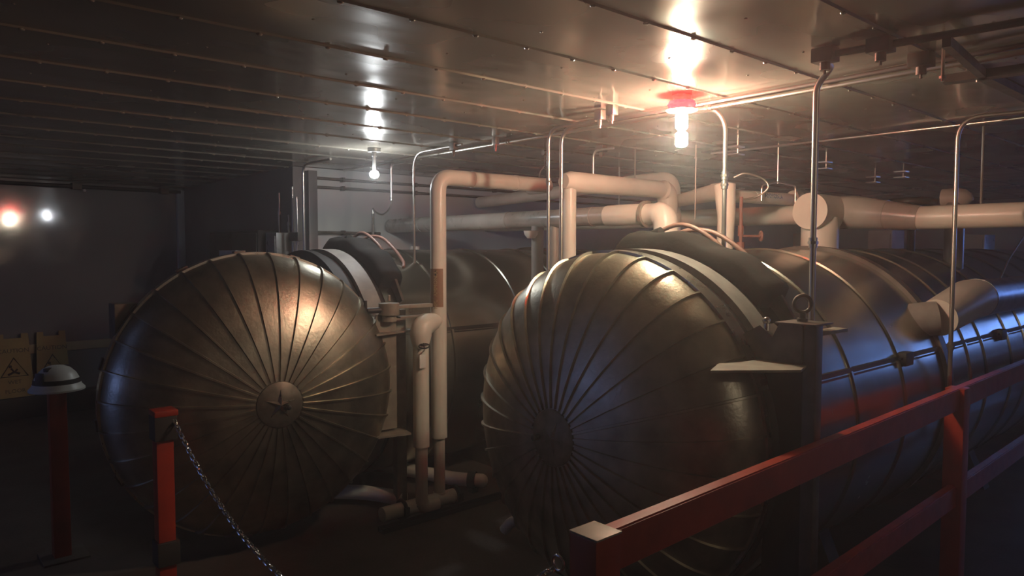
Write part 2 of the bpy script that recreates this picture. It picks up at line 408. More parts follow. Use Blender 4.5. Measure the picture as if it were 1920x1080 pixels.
def vessel(Yc, dx, label, seams, door_matrix, worn, cw=.20, group='horizontal pressure vessels'):
    X0 = 2.80 + dx
    v = thing('pressure_vessel', label, 'tank', (X0, Yc, 0), group)
    # jacketed hull with raised circumferential beads
    prof = [(X0 + .30, .80), (X0 + .30, R)]
    for sx in seams: prof += [(sx - .014, R), (sx - .009, R + .010), (sx + .009, R + .010), (sx + .014, R)]
    xe = 9.3
    prof += [(xe, R)]
    prof += [(xe + .38 * math.sin(t * PI / 16), R * math.cos(t * PI / 16)) for t in range(1, 8)] + [(xe + .38, 0)]
    g = G(); g.lathe(prof, (0, Yc, ZC), (1, 0, 0), (0, 0, 1), 128)
    # longitudinal lap seams on both sides
    for sgn in (-1, 1):
        a = math.radians(19.5)
        yy, zz = Yc + sgn * R * math.cos(a), ZC + R * math.sin(a)
        g.box(X0 + .32, xe, yy - .012, yy + .012, zz - .012, zz + .012)
        g.box(X0 + .32, xe, yy - .010, yy + .010, zz - .036, zz - .020)
    g.build('hull', M['jacket'], v)
    g = G(); g.lathe([(4.83, R - .01), (4.83, R + .026), (4.91, R + .026), (4.91, R - .01)], (0, Yc, ZC), (1, 0, 0), (0, 0, 1), 96, closedprof=True)
    g.build('girth_band', M['darksteel'], v)
    for sx in (4.28, 6.02):
        yy, zz = Yc - R * math.cos(math.radians(19.5)), ZC + R * math.sin(math.radians(19.5))
        g = G(); g.box(sx - .06, sx + .05, yy - .045, yy + .01, zz - .045, zz + .03, .006)
        g.box(sx - .09, sx + .08, yy - .028, yy + .01, zz - .006, zz + .006)
        g.build('seam_latch', M['black'], v)
    # mouth of the vessel: bore, flange, groove and clamp ring
    g = G(); g.lathe([(X0, .80), (X0 + 2.2, .80), (X0 + 2.2, 0)], (0, Yc, ZC), (1, 0, 0), (0, 0, 1), 96)
    g.build('bore', M['groove'], v)
    g = G(); ring_clean(g, Yc, X0, X0 + .06, .80, .895); ring_clean(g, Yc, X0 + .06, X0 + .13, .80, .872)
    g.build('mouth_flange', M['groove'], v)
    g = G(); ring_clean(g, Yc, X0 + .13, X0 + .26, .80, .905); g.build('clamp_ring', M['band'], v)
    g = G(); ring_clean(g, Yc, X0 + .26, X0 + .34, .80, .885); g.build('neck_ring', M['groove'], v)
    # black quilted cover over the clamp drive, lying over the top and the near shoulder
    xa, xb = X0 + .30, X0 + .30 + cw
    g = G(); n = 40; a0, a1 = math.radians(-17), math.radians(46); rows = []
    for i in range(n + 1):
        t = i / n; a = a0 + (a1 - a0) * t
        env = min(1, t * 7, (1 - t) * 30) ** .5 * (1 + .25 * max(0, t - .8) * 5)
        row = []
        for j, (fx, fr) in enumerate([(0, 0), (.0, .75), (.12, 1), (.5, 1.12), (.88, 1), (1, .7), (1, 0)]):
            rr = R - .01 + (.015 + .085 * env * (1 + .14 * math.sin(t * 19) + .12 * math.sin(t * 7 + 1))) * fr
            xx = xa + (xb - xa) * fx + (.10 * (1 - t) if fx > .5 else 0)
            row.append(g.v((xx, Yc - rr * math.sin(a), ZC + rr * math.cos(a))))
        rows.append(row)
    for i in range(n):
        for j in range(6): g.f([rows[i][j], rows[i + 1][j], rows[i + 1][j + 1], rows[i][j + 1]])
    g.f(rows[0]); g.f(rows[-1][::-1])
    g.build('drive_cover', M['cover'], v, ang=75)
    g = G()   # lumpy collar and cylinder end at the lower end of the cover
    a = math.radians(54); p = Vector((xb - .06, Yc - .985 * math.sin(a), ZC + .985 * math.cos(a)))
    g.prism([(X0 + .40, Yc - .70, 1.655), (X0 + .40, Yc - .60, 1.60), (X0 + .40, Yc - .72, 1.46), (X0 + .40, Yc - .80, 1.50)], (.02, 0, 0))
    g.build('guard_plate', M['darksteel'], v)
    # hoses looping over the cover
    Xh = X0 + .50
    hs = [[(Xh - .05, Yc + .20, 1.90), (Xh, Yc + .10, 1.965), (Xh, Yc - .03, 2.005), (Xh, Yc - .15, 1.985), (Xh + .03, Yc - .27, 1.90), (Xh + .05, Yc - .32, 1.82)],
          [(Xh + .04, Yc + .06, 1.93), (Xh + .06, Yc - .06, 1.975), (Xh + .1, Yc - .19, 1.965), (Xh + .12, Yc - .33, 1.885), (Xh + .14, Yc - .44, 1.78), (Xh + .12, Yc - .48, 1.735)]]
    for h_ in hs:
        g = G(); g.tube(spline(h_), .0125, 10); g.build('hose', M['hose'], v)
    g = G()
    g.box(Xh - .12, Xh - .02, Yc + .12, Yc + .26, 1.86, 1.935, .01); g.cyl((Xh - .07, Yc + .10, 1.94), (Xh - .07, Yc + .02, 1.965), .03, 14)
    g.build('hose_fitting', M['cover'], v)
    # support saddles under the hull
    for sx in (3.9, 6.4, 8.6):
        g = G(); pts = [(sx, Yc - .7, 0), (sx, Yc + .7, 0)]
        arc = [(sx, Yc + (R + .0) * math.sin(b), ZC - (R + .0) * math.cos(b)) for b in [math.radians(q) for q in range(40, -41, -8)]]
        g.prism(pts + arc, (.12, 0, 0)); g.build('saddle', M['darksteel'], v)
    dr = build_door(v, door_matrix, '', worn)
    return v, X0

def door_mx(Cx, Cy, Cz, phi):   # outward normal at angle phi about Z
    return Matrix.Translation((Cx, Cy, Cz)) @ Matrix.Rotation(phi, 4, 'Z')

vr, XR = vessel(2.42, 0, 'closed pressure vessel on the right, ribbed dome door with a faint worn star hub', [3.62, 4.22, 5.30, 5.62, 6.2, 6.6, 7.2, 7.8, 8.4],
                door_mx(2.78, 2.42, .975, PI), True)
vl, XL = vessel(5.25, -.36, 'left pressure vessel with ribbed dome door swung open and raised star hub', [3.25, 3.99, 4.55, 5.4, 6.2, 7.0, 7.8],
                door_mx(1.77, 4.44, .962, math.radians(264.5)), False, cw=.18)

# hinge of the right vessel (parts of it)
g = G(); g.box(2.85, 2.91, 1.375, 1.43, 0, 1.56, .004); g.build('hinge_post', M['darksteel'], vr)
g = G(); g.prism([(2.84, 1.43, 1.40), (2.84, 1.74, 1.38), (2.84, 1.70, 1.50), (2.84, 1.62, 1.545), (2.84, 1.56, 1.50), (2.84, 1.53, 1.56), (2.84, 1.43, 1.56)], (.12, 0, 0))
g.box(2.83, 2.99, 1.37, 1.545, 1.558, 1.566, .002); g.build('hinge_bracket', M['darksteel'], vr)
g = G(); g.prism([(2.88, 1.43, .35), (2.88, 1.62, .35), (2.88, 1.60, .9), (2.88, 1.70, 1.38), (2.88, 1.43, 1.38)], (.02, 0, 0)); g.build('hinge_web', M['groove'], vr)
g = G(); g.prism([(2.44, 1.60, 1.385), (2.62, 1.68, 1.385), (2.86, 1.70, 1.385), (2.90, 1.43, 1.385), (2.72, 1.37, 1.385)], (0, 0, .010)); g.build('hinge_shelf', M['tansteel'], vr)
g = G(); g.box(2.91, 3.14, 1.375, 1.44, 1.515, 1.53, .002); g.build('hinge_arm', M['tansteel'], vr)
g = G(); cx, cy, cz = 2.93, 1.475, 1.640
g.tube([(cx + .036 * math.cos(t) * .75, cy - .036 * math.cos(t) * .66, cz + .036 * math.sin(t)) for t in [2 * PI * k / 28 for k in range(28)]], .0085, 10, closed=True)
g.cyl((cx, cy, 1.566), (cx, cy, 1.606), .014, 12); g.cyl((cx, cy, 1.564), (cx, cy, 1.58), .022, 12); g.build('eye_bolt', M['darksteel'], vr)
g = G(); g.cyl((2.86, 1.60, 1.50), (2.86, 1.60, 1.56), .012, 12); g.ball((2.86, 1.60, 1.565), .017, n=14); tag(g.build('screw_cap', M['chain'], vr), 'shiny steel screw cap')

# hinge of the left vessel
g = G(); g.box(2.70, 2.78, 4.31, 4.37, 0, 1.45, .004); g.build('hinge_post', M['tansteel'], vl)
g = G(); g.prism([(2.47, 4.262, .63), (2.67, 4.262, .63), (2.67, 4.262, 1.43), (2.52, 4.262, 1.43), (2.47, 4.262, 1.3)], (0, .02, 0)); g.build('hinge_web', M['tansteel'], vl)
g = G(); g.cyl((2.60, 4.24, 1.425), (2.60, 4.24, 1.505), .070, 32); g.cyl((2.60, 4.24, 1.38), (2.60, 4.24, 1.425), .050, 24); g.cyl((2.60, 4.24, 1.52), (2.60, 4.24, 1.56), .010, 10)
g.build('hinge_knuckle', M['tansteel'], vl)
g = G(); g.box(2.62, 2.93, 4.19, 4.245, 1.465, 1.49, .003); g.box(2.66, 2.92, 4.19, 4.245, 1.40, 1.412, .003); g.build('hinge_arm', M['tansteel'], vl)
g = G(); g.cyl((2.545, 4.24, 1.46), (2.44, 4.26, 1.46), .020, 14); g.cyl((2.43, 4.26, 1.40), (2.43, 4.26, 1.53), .012, 12); g.build('clamp_bolt', M['black'], vl)
g = G(); g.prism([(2.46, 4.17, 1.295), (2.46, 4.30, 1.295), (2.83, 4.36, 1.295), (2.83, 4.26, 1.295)], (0, 0, .012))
g.prism([(2.50, 4.25, 1.295), (2.62, 4.25, 1.295), (2.56, 4.25, 1.19)], (0, .012, 0)); g.build('hinge_shelf', M['tansteel'], vl)
g = G(); g.prism([(2.40, 4.20, .60), (2.70, 4.13, .60), (2.76, 4.40, .60), (2.50, 4.44, .60)], (0, 0, .012)); g.build('hinge_shelf', M['tansteel'], vl)
g = G(); g.box(.99, 1.12, 4.56, 4.70, 1.35, 1.56, .008); g.build('latch_block', M['darksteel'], vl)

# ------------------------------------------------------------------ lamps
def lamp(x, y, label, glass, two, beacon):
    t = thing('ceiling_lamp', label, 'lamp', (x, y, H))
    g = G(); g.cyl((x, y, H + .002), (x, y, H - .025), .05, 28); g.cyl((x, y, H - .025), (x, y, H - .06), .02, 16); g.build('mounting_box', M['glassdark'], t)
    if beacon:
        g = G(); g.lathe([(-.026, .03), (-.028, .064), (-.045, .072), (-.062, .064), (-.066, .03)], (x, y, H), (0, 0, 1), (1, 0, 0), 28, closedprof=True)
        tag(g.build('beacon', M['beacon'], t), 'glowing red beacon ring')
        g = G(); g.lathe([(-.068, .0), (-.068, .078), (-.072, .082), (-.078, .074), (-.080, 0)], (x, y, H), (0, 0, 1), (1, 0, 0), 36); g.build('added_beacon_shield', M['glassdark'], t)  # disc added to keep the beacon's red off the vessels below
        z0 = H - .092
    else: z0 = H - .165
    g = G(); g.cyl((x, y, H - .055), (x, y, z0), .014, 12); g.build('stem', M['glassdark'], t)
    r = .031 if two else .022
    def jar(za, zb, n):
        g = G(); g.lathe([(za, 0), (za, r * .75), (za - .008, r), (zb + .01, r), (zb, r * .7), (zb, 0)], (x, y, 0), (0, 0, 1), (1, 0, 0), 24); return g.build(n, glass, t)
    if two:
        jar(z0, z0 - .078, 'lamp_glass'); g = G(); g.cyl((x, y, z0 - .076), (x, y, z0 - .094), .018, 14); g.build('collar', M['white'], t); jar(z0 - .092, z0 - .165, 'lamp_glass')
    else:
        g = G(); g.ball((x, y, z0 - .033), .036, (1, 1, .85), 20); g.build('bulb', glass, t)
    return t
lamp(3.11, 2.23, 'bright double white ceiling lamp with a red beacon above the right vessel', M['lampwhite'], True, True)
lamp(2.92, 4.96, 'small white bare-bulb ceiling lamp above the left vessel', M['lampleft'], False, False)

M['lampfill'] = emit('fill_lamp_lit', (1, .86, .68), 240.0)  # unseen fill lamp, added to brighten the near side of the railing
lamp(2.4, -1.9, 'added fill lamp out of view near the right wall, lighting the railing', M['lampfill'], False, False)

# ------------------------------------------------------------------ insulated pipes
def pipe(name, label, pts, r, m='pvc', fr=.09, parent=None, cat='pipe', group=None, joints=(), n=24):
    g = G(); g.tube(fillet(pts, fr, 8), r, n)
    for (p, d) in joints:
        p, d = V(p), V(d).normalized(); g.cyl(p - d * .02, p + d * .02, r + .003, n)
    o = g.build(name, M[m], parent)
    if parent is None: tag(o, label, cat, group)
    return o

# tall riser between the vessels: riser, crosspiece above, thin lower leg, marker
AX, AY = 2.985, 4.20
t = thing('insulated_riser', 'tall cream insulated pipe between the vessels with a brown marker', 'pipe', (AX, AY, 0))
g = G(); g.tube(fillet([(AX, AY, .52), (AX, AY, 2.385), (4.10, AY, 2.385), (4.10, AY + .25, 2.385)], .11, 10), .057, 28)
for px in (3.30, 3.72): g.cyl((px - .012, AY, 2.385), (px + .012, AY, 2.385), .060, 28)
g.build('jacket', M['pvc'], t)
g = G(); g.cyl((AX, AY, .10), (AX, AY, .53), .040, 24); g.build('lower_leg', M['pvc'], t)
g = G(); g.tube(fillet([(AX, AY, .12), (AX, AY, .07), (AX + .10, AY - .02, .065)], .04), .047, 20); g.build('foot_elbow', M['pvc'], t)
g = G(); g.tube(fillet([(AX - .0, AY, 1.365), (AX - .10, AY - .03, 1.365)], .05), [.05, .06], 20); g.build('branch_tee', M['pvc'], t)
# marker wrapped on the front of the riser
lookx, looky = -AX, -AY; base_a = math.atan2(looky, lookx) - .35
def wrap(r): return lambda u, v_, w_: (AX + (r + w_) * math.cos(base_a + u), AY + (r + w_) * math.sin(base_a + u), v_)
g = G(); a0, a1, z0, z1 = -.95, .95, 1.465, 1.735; nn = 14; P = wrap(.0585)
b0 = [g.v(P(a0 + (a1 - a0) * k / nn, z0, 0)) for k in range(nn + 1)]; b1 = [g.v(P(a0 + (a1 - a0) * k / nn, z1, 0)) for k in range(nn + 1)]
for k in range(nn): g.f([b0[k], b0[k + 1], b1[k + 1], b1[k]])
mk = g.build('pipe_marker', M['orange'], t); tag(mk, 'brown pipe marker with yellowish lettering and a black arrow')
M['oliveink'] = mat('olive_print', (.5, .42, .2), .5, 0, var=.05)
def lettering(body, size, zc):
    # text runs upwards: text x -> world z, text y -> round the pipe
    text_on(body, 'lettering', size, M['oliveink'], mk, lambda x, y, z: P(-y / .0585 + .0, zc + x, .0008 + z * .3))
lettering('HPL  AMMONIA', .038, 1.585)
g = G(); arr = [(-.014, 1.695), (.014, 1.695), (.0, 1.72)]; Q = wrap(.0593)
a_ = [g.v(Q(u / .0585, v_, 0)) for u, v_ in [(-.016, 1.702), (.016, 1.702), (0, 1.725)]]; g.f(a_)
b_ = [g.v(Q(u / .0585, v_, 0)) for u, v_ in [(-.006, 1.688), (.006, 1.688), (.006, 1.702), (-.006, 1.702)]]; g.f(b_)
g.build('arrow', M['ink'], mk)

BX, BY = 2.79, 4.14
t = thing('insulated_drop', 'shorter cream insulated pipe with a black handwheel left of the tall riser', 'pipe', (BX, BY, 0))
g = G(); g.tube(fillet([(BX, BY, .50), (BX, BY, 1.20)], .1), .056, 28); g.build('jacket', M['pvc'], t)
g = G(); g.tube(fillet([(BX, BY, 1.19), (BX, BY, 1.345), (AX - .06, BY + .03, 1.365)], .09, 8), [.052] + [.075] * 9 + [.060], 24); g.build('elbow', M['pvc'], t)
g = G(); g.cyl((BX, BY, .10), (BX, BY, .51), .043, 24); g.build('lower_leg', M['pvc'], t)
g = G(); g.tube(fillet([(BX, BY, .11), (BX + .02, BY, .07), (BX + .13, BY, .065)], .04), .047, 20); g.build('foot_elbow', M['pvc'], t)
hw = Vector((BX - .03, BY - .085, 1.215))
g = G(); ring = [(hw.x + .036 * math.cos(a), hw.y + .036 * math.sin(a) * .9, hw.z + .012 * math.sin(a + .6)) for a in [2 * PI * k / 28 for k in range(28)]]
g.tube(ring, .0045, 8, closed=True)
for k in range(3):
    a = k * 2 * PI / 3; g.cyl(hw, (hw.x + .036 * math.cos(a), hw.y + .036 * math.sin(a) * .9, hw.z + .012 * math.sin(a + .6)), .004, 8)
g.cyl(hw, (BX, BY - .03, 1.24), .007, 10); tag(g.build('handwheel', M['black'], t), 'black valve handwheel')
g = G(); g.box(BX - .055, BX - .005, BY - .0665, BY - .0625, 1.06, 1.155, .001); g.build('paper_tag', M['white'], t)

# horizontal pipe runs on the floor at the foot of the risers
pipe('floor_pipe', 'cream floor pipe stub lying along the black channel under the shorter riser', [(2.50, 4.19, .072), (2.78, 4.19, .072), (3.10, 4.19, .072)], .050, group=None)
t = thing('floor_pipe', 'cream capped floor pipe running under the left vessel', 'pipe', (3.35, 4.5, 0))
g = G(); g.tube(fillet([(3.43, 4.27, .09), (3.31, 4.42, .09), (3.10, 5.0, .09), (2.9, 5.5, .09)], .08), .052, 20); g.ball((3.43, 4.27, .09), .052, n=16); g.build('pipe_body', M['pvc'], t)
g = G(); g.tube([(3.40 + .03 * k, 4.25 + .0, .09) for k in (0, 1)], .001, 6)
g.bm.clear(); d = Vector((-.12, .15, 0)).normalized()
g.cyl(Vector((3.385, 4.33, .09)) - d * .03, Vector((3.385, 4.33, .09)) + d * .03, .066, 20); g.box(3.36, 3.41, 4.29, 4.37, 0, .05); g.build('saddle_clamp', M['black'], t)
pipe('floor_pipe', 'cream bent floor pipe curving left from the shorter riser', [(2.76, 4.32, .09), (2.62, 4.62, .09), (2.30, 4.95, .09), (2.0, 5.4, .09)], .052, fr=.12)
for (cx, lab) in ((2.66, 'black pipe clamp nearest the front end of the floor channel'), (3.12, 'black pipe clamp beside the foot of the tall riser')):
    g = G(); g.tube([(cx, 4.19 + .062 * math.cos(a), .072 + .062 * math.sin(a)) for a in [2 * PI * k / 20 for k in range(20)]], .013, 8, closed=True)
    g.box(cx - .02, cx + .02, 4.12, 4.26, .0, .03, .003); g.box(cx - .018, cx + .018, 4.115, 4.14, .04, .10, .003)
    tag(g.build('pipe_clamp', M['black'], None), lab, 'clamp')
g = G(); g.box(2.42, 3.60, 4.045, 4.055, 0, .035); g.box(2.42, 3.60, 4.10, 4.11, 0, .035); g.box(2.42, 3.60, 4.045, 4.11, .0, .008)
tag(g.build('floor_channel', M['black'], None), 'long black steel channel on the floor before the risers', 'channel')
t = thing('floor_valve', 'small pale drain elbow with black clamp beneath the right dome door', 'valve', (3.0, 3.40, 0))
g = G(); g.tube(fillet([(3.0, 3.50, .04), (3.02, 3.44, .12), (3.10, 3.36, .12), (3.3, 3.3, .10)], .05), .035, 16); g.build('pipe_body', M['pvc'], t)
g = G(); g.tube([(3.10 + .012 * k, 3.36 - .01 * k, .12) for k in (0, 3)], .046, 16); g.build('saddle_clamp', M['black'], t)
pipe('floor_pipe', 'pale floor pipe between the vessels, farther back', [(4.15, 4.95, .08), (4.35, 4.4, .08), (4.9, 4.2, .08)], .05, 'pvcgrey')

# pipe portal behind the right vessel
t = thing('pipe_loop', 'cream insulated pipe portal rising behind the right vessel and turning down at a thick valve', 'pipe', (3.70, 3.60, 0))
g = G(); g.tube([(3.70, 3.60, 0.0), (3.70, 3.60, 2.33)], .048, 24)
g.build('leg_jacket', M['pvc'], t)
g = G(); g.tube([(3.640, 3.60, 2.352), (3.70, 3.60, 2.352), (4.72, 3.60, 2.352)], [.052, .074, .068], 28); g.build('cross_jacket', M['pvc'], t)
g = G(); g.tube(fillet([(4.66, 3.60, 2.35), (4.84, 3.60, 2.35), (4.84, 3.58, 1.6)], .12, 8), [.064] * 2 + [.082] * 8 + [.09], 24); g.build('elbow', M['pvc'], t)
g = G(); g.cyl((4.84, 3.58, 2.16), (4.84, 3.58, 1.5), .095, 24); g.build('valve_jacket', M['pvc'], t)
g = G(); g.cyl((4.84, 3.58, 1.0), (4.84, 3.58, 1.52), .05, 20); g.cyl((4.84, 3.58, 0), (4.84, 3.58, 1.02), .05, 20); g.build('lower_leg', M['pvc'], t)
pipe('insulated_pipe', 'cream pipe arch rising and bending down behind the portal', [(5.12, 6.4, 2.40), (5.12, 4.05, 2.48), (5.12, 3.75, 2.48), (5.12, 3.73, 1.2), (5.12, 3.73, 0)], .062, fr=.13)

# big transfer pipe crossing over behind the left vessel to the right vessel
t = thing('transfer_pipe', 'large insulated pipe crossing from behind the left vessel over to the right vessel', 'pipe', (4.0, 4.6, 1.9))
g = G(); g.tube([(4.0, 6.48, 2.115), (4.0, 3.17, 2.115)], .070, 28)
for yy in (5.9, 4.6, 3.65): g.cyl((4.0, yy - .015, 2.115), (4.0, yy + .015, 2.115), .0735, 28)
g.build('jacket', M['pvcgrey'], t)
g = G(); g.cyl((4.0, 3.50, 2.115), (4.0, 3.16, 2.115), .076, 28); g.build('end_jacket', M['pvc'], t)
g = G(); g.cyl((4.0, 3.165, 2.115), (4.0, 3.14, 2.115), .092, 28); g.build('flange', M['tansteel'], t)
g = G(); g.tube(fillet([(4.0, 3.15, 2.115), (4.0, 2.99, 2.115), (4.0, 2.975, 1.64)], .10, 8), [.072] * 2 + [.082] * 8 + [.082], 28); g.build('elbow', M['pvc'], t)
for yy, rr in ((4.25, .05), (4.06, .04)):
    g = G(); g.cyl((4.0, yy, 2.06), (4.0, yy, 0), rr, 20); g.build('support_leg', M['pvcgrey'], t)
g = G(); g.lathe([(0, .0), (0, .062), (-.03, .055), (-.06, .03), (-.06, 0)], (3.93, 4.25, 2.02), (0, 0, 1), (1, 0, 0), 20); g.build('drip_cup', M['white'], t)
# flare cone on top of the left vessel where the transfer pipe starts
t2 = thing('nozzle_cone', 'pale insulated nozzle cone standing on the left vessel under the transfer pipe', 'nozzle', (3.75, 5.75, 1.6))
g = G(); g.lathe([(1.58, .13), (1.70, .11), (1.86, .05), (1.90, .04)], (3.72, 5.60, 0), (0, 0, 1), (1, 0, 0), 24); g.build('cone', M['pvcgrey'], t2)
g = G(); g.box(3.58, 3.62, 5.44, 5.49, 1.72, 1.84, .004); g.build('bracket', M['black'], t2)

# overhead header along Y behind and over the right vessel
t = thing('header_pipe', 'long overhead header pipe crossing above the right vessel with a capped tee', 'pipe', (5.3, 2.4, 1.9))
g = G(); g.tube([(5.3, 6.48, 2.15), (5.3, 2.55, 2.135)], .074, 28); g.build('back_jacket', M['pvc'], t)
g = G(); g.tube([(5.3, 2.62, 2.14), (5.3, 2.30, 2.14), (5.3, 1.86, 2.085)], [.12, .118, .082], 32)
g.cyl((5.3, 2.10, 2.115), (5.3, 2.07, 2.112), .103, 28); g.build('reducer_jacket', M['pvcgrey'], t)
g = G(); g.tube([(5.3, 1.87, 2.085), (5.3, 1.3, 2.085), (5.3, -.2, 2.09)], .078, 28); g.build('front_jacket', M['pvc'], t)
g = G(); g.cyl((5.3, 2.44, 2.14), (4.93, 2.44, 2.14), .124, 40); g.cyl((4.93, 2.44, 2.14), (4.918, 2.44, 2.14), .127, 40); g.build('capped_tee', M['pvc'], t)
g = G(); g.cyl((5.08, 2.44, 2.10), (5.08, 2.44, 1.84), .128, 40); g.build('nozzle_jacket', M['pvc'], t)
g = G(); g.cyl((5.35, 2.56, 2.1), (5.35, 2.60, 1.84), .075, 24); g.build('side_nozzle', M['pvcgrey'], t)
for hy in (.2, 1.5, 4.5): g = G(); g.cyl((5.3, hy, 2.1), (5.3, hy, H), .008, 8); g.build('hanger_rod', M['conduit'], t)

# leaning cream pipe and its neighbours above the right vessel
t = thing('insulated_pipe', 'short upright cream pipe with a side elbow standing on the right vessel', 'pipe', (4.36, 2.75, 1.75))
g = G(); g.tube([(4.34, 2.75, 1.76), (4.36, 2.75, 2.10), (4.38, 2.78, 2.31)], [.052, .060, .075], 24); g.build('jacket', M['pvc'], t)
g = G(); g.tube(fillet([(4.40, 2.79, 2.27), (4.52, 2.95, 2.28), (5.08, 3.68, 2.28)], .06), [.066] * 5 + [.062] * 3 + [.05], 24); g.build('elbow', M['pvc'], t)
def valve_stack(x, y, z, label, m, wx, wy, top):
    t = thing('gauge_valve', label, 'valve', (x, y, z))
    g = G(); g.cyl((x, y, z - .03), (x, y, z + .06), .026, 14); g.cyl((x, y, z + .06), (x, y, top), .012, 10)
    g.cyl((x, y, z + .10), (x, y, z + .17), .019, 12); g.build('stem', m, t)
    w0 = Vector((x, y, z + .10)); w1 = w0 + Vector((wx, wy, 0))
    g = G(); g.cyl(w0, w1, .008, 10); d = Vector((wx, wy, 0)).normalized()
    s = d.cross(Vector((0, 0, 1))); ring = [w1 + (s * math.cos(a) + Vector((0, 0, 1)) * math.sin(a)) * .030 for a in [2 * PI * k / 20 for k in range(20)]]
    g.tube(ring, .007, 8, closed=True); g.cyl(w1 - s * .03, w1 + s * .03, .005, 8); g.cyl(w1 - Vector((0, 0, .03)), w1 + Vector((0, 0, .03)), .005, 8)
    g.build('handwheel', m, t)
    return t
M['valvered'] = mat('reddish_valve_paint', (.20, .08, .06), .5, .1)
valve_stack(4.33, 2.62, 1.86, 'reddish gauge valve with a small handwheel on the right vessel', M['valvered'], .10, -.09, 2.22)
t = valve_stack(3.42, 5.84, 1.68, 'dark gauge valve with a small handwheel on the left vessel', M['darksteel'], .07, -.17, 2.20)
g = G(); g.tube([(3.42 + .02 * math.cos(a), 5.84 + .022 * math.cos(a), 2.13 + .030 * math.sin(a)) for a in [2 * PI * k / 20 for k in range(20)]], .005, 8, closed=True); g.build('pigtail', M['darksteel'], t)

# small labelled pipe in its U hanger
t = thing('labelled_pipe', 'small white pipe with blue lettering hanging above the right vessel', 'pipe', (5.0, 2.8, 2.1))
g = G(); g.tube(fillet([(4.47, 2.80, 2.245), (5.68, 2.80, 2.262), (5.74, 2.80, 2.20)], .05), .044, 24); g.build('jacket', M['pvc'], t)
g = G(); g.tube(fillet([(5.66, 2.80, 2.262), (5.75, 2.81, 2.262), (5.75, 2.81, 1.75)], .06), .068, 24); g.build('riser_jacket', M['pvcgrey'], t)
g = G(); g.cyl((5.36, 2.80, 2.275), (5.46, 2.80, 2.278), .054, 24); g.build('elbow_jacket', M['pvc'], t)
g = G(); g.cyl((4.78, 2.80, 2.250), (5.28, 2.80, 2.258), .0455, 24); lb = g.build('label_sleeve', M['white'], t)
text_on('AMMONIA', 'lettering', .055, M['blueink'], lb, lambda x, y, z: (5.0 + x, 2.80 - (.047 + z * .3) * math.cos(y / .05 + .25), 2.254 + (.047 + z * .3) * math.sin(y / .05 + .25)))
g = G(); g.tube(fillet([(4.78, 2.73, 2.22), (4.78, 2.73, 2.33), (5.0, 2.74, 2.37), (5.27, 2.73, 2.355), (5.27, 2.73, 2.23)], .03), .007, 8); g.build('hanger', M['conduit'], t)
g = G(); g.cyl((5.02, 2.74, 2.36), (5.02, 2.74, H), .005, 8); g.build('hanger_rod', M['conduit'], t)
# elbow beyond the header and the coil of black hose beside it
t = thing('insulated_pipe', 'rounded cream elbow behind the header pipe at the far right', 'pipe', (6.3, 1.95, 1.8))
g = G(); g.tube([(6.4, 2.08, 2.28), (6.4, 1.98, 2.28), (6.4, 1.93, 2.275), (6.4, 1.89, 2.265), (6.4, 1.865, 2.26)], [.072, .076, .068, .045, .01], 24); g.build('jacket', M['pvc'], t)
g = G(); g.cyl((6.4, 1.99, 2.24), (6.4, 1.99, 1.65), .07, 20); g.build('leg', M['pvcgrey'], t)
g = G(); ring = [(6.3 + .15 * math.cos(a), 2.27 + .15 * math.sin(a), 2.255) for a in [2 * PI * k / 32 for k in range(32)]]
g.tube(ring, .03, 10, closed=True); g.tube([(p[0] * .5 + 3.15, p[1] * .5 + 1.135, 2.25) for p in ring], .014, 8, closed=True)
for k in range(4):
    a = k * PI / 2; g.cyl((6.3, 2.27, 2.25), (6.3 + .15 * math.cos(a), 2.27 + .15 * math.sin(a), 2.255), .012, 8)
g.cyl((6.3, 2.27, 2.26), (6.3, 2.27, 1.8), .03, 12)
tag(g.build('valve_wheel', M['black'], None), 'large black horizontal valve wheel behind the header pipe', 'valve')

# side pipe leaving the right vessel on the near side
t = thing('side_pipe', 'insulated pipe leaving the near side of the right vessel, cream end then silver', 'pipe', (5.2, 1.55, 1.3))
g = G(); g.tube([(4.84, 1.58, 1.455), (5.28, 1.55, 1.545), (5.42, 1.54, 1.55)], [.115, .130, .128], 32); g.build('end_jacket', M['pvc'], t)
g = G(); g.tube([(5.40, 1.54, 1.55), (5.55, 1.54, 1.55), (9.0, 1.54, 1.55)], [.130, .122, .120], 28); g.build('jacket', M['silver'], t)
g = G(); g.tube([(4.66, 1.92, 1.40), (4.845, 1.585, 1.452)], [.10, .106], 28); g.build('nozzle', M['band'], t)
g = G(); g.tube([(5.9, 1.54, 1.66), (6.1, 1.54, 1.80), (6.7, 1.54, 2.09)], .006, 8); g.build('brace_rod', M['conduit'], t)

# ------------------------------------------------------------------ conduits
def conduit(label, pts, m='conduit', r=.0125, fr=.10, fit=(), group=None, name='conduit'):
    t = thing(name, label, 'conduit', pts[-1], group)
    g = G(); g.tube(fillet(pts, fr, 8), r, 12); g.build('tube', M[m], t)
    for p, d in fit:
        p, d = V(p), V(d).normalized(); g = G(); g.cyl(p - d * .022, p + d * .022, r + .005, 12); g.cyl(p - d * .006, p + d * .006, r + .009, 6); g.build('coupling', M[m], t)
    return t
ZT = H - .022
conduit('pair of thin conduits: the darker left one dropping between lamp and risers', [(3.20, 2.90, ZT), (3.20, 3.30, ZT), (3.20, 3.30, 1.30)], 'conduit', .011, .10, [((3.20, 3.30, 2.3), (0, 0, 1))])
conduit('bright right conduit of the close pair dropping behind the right vessel', [(3.26, 2.85, ZT), (3.26, 3.245, ZT), (3.26, 3.245, 1.33)], 'conduit', .0125, .11, [((3.26, 3.245, 1.75), (0, 0, 1))])
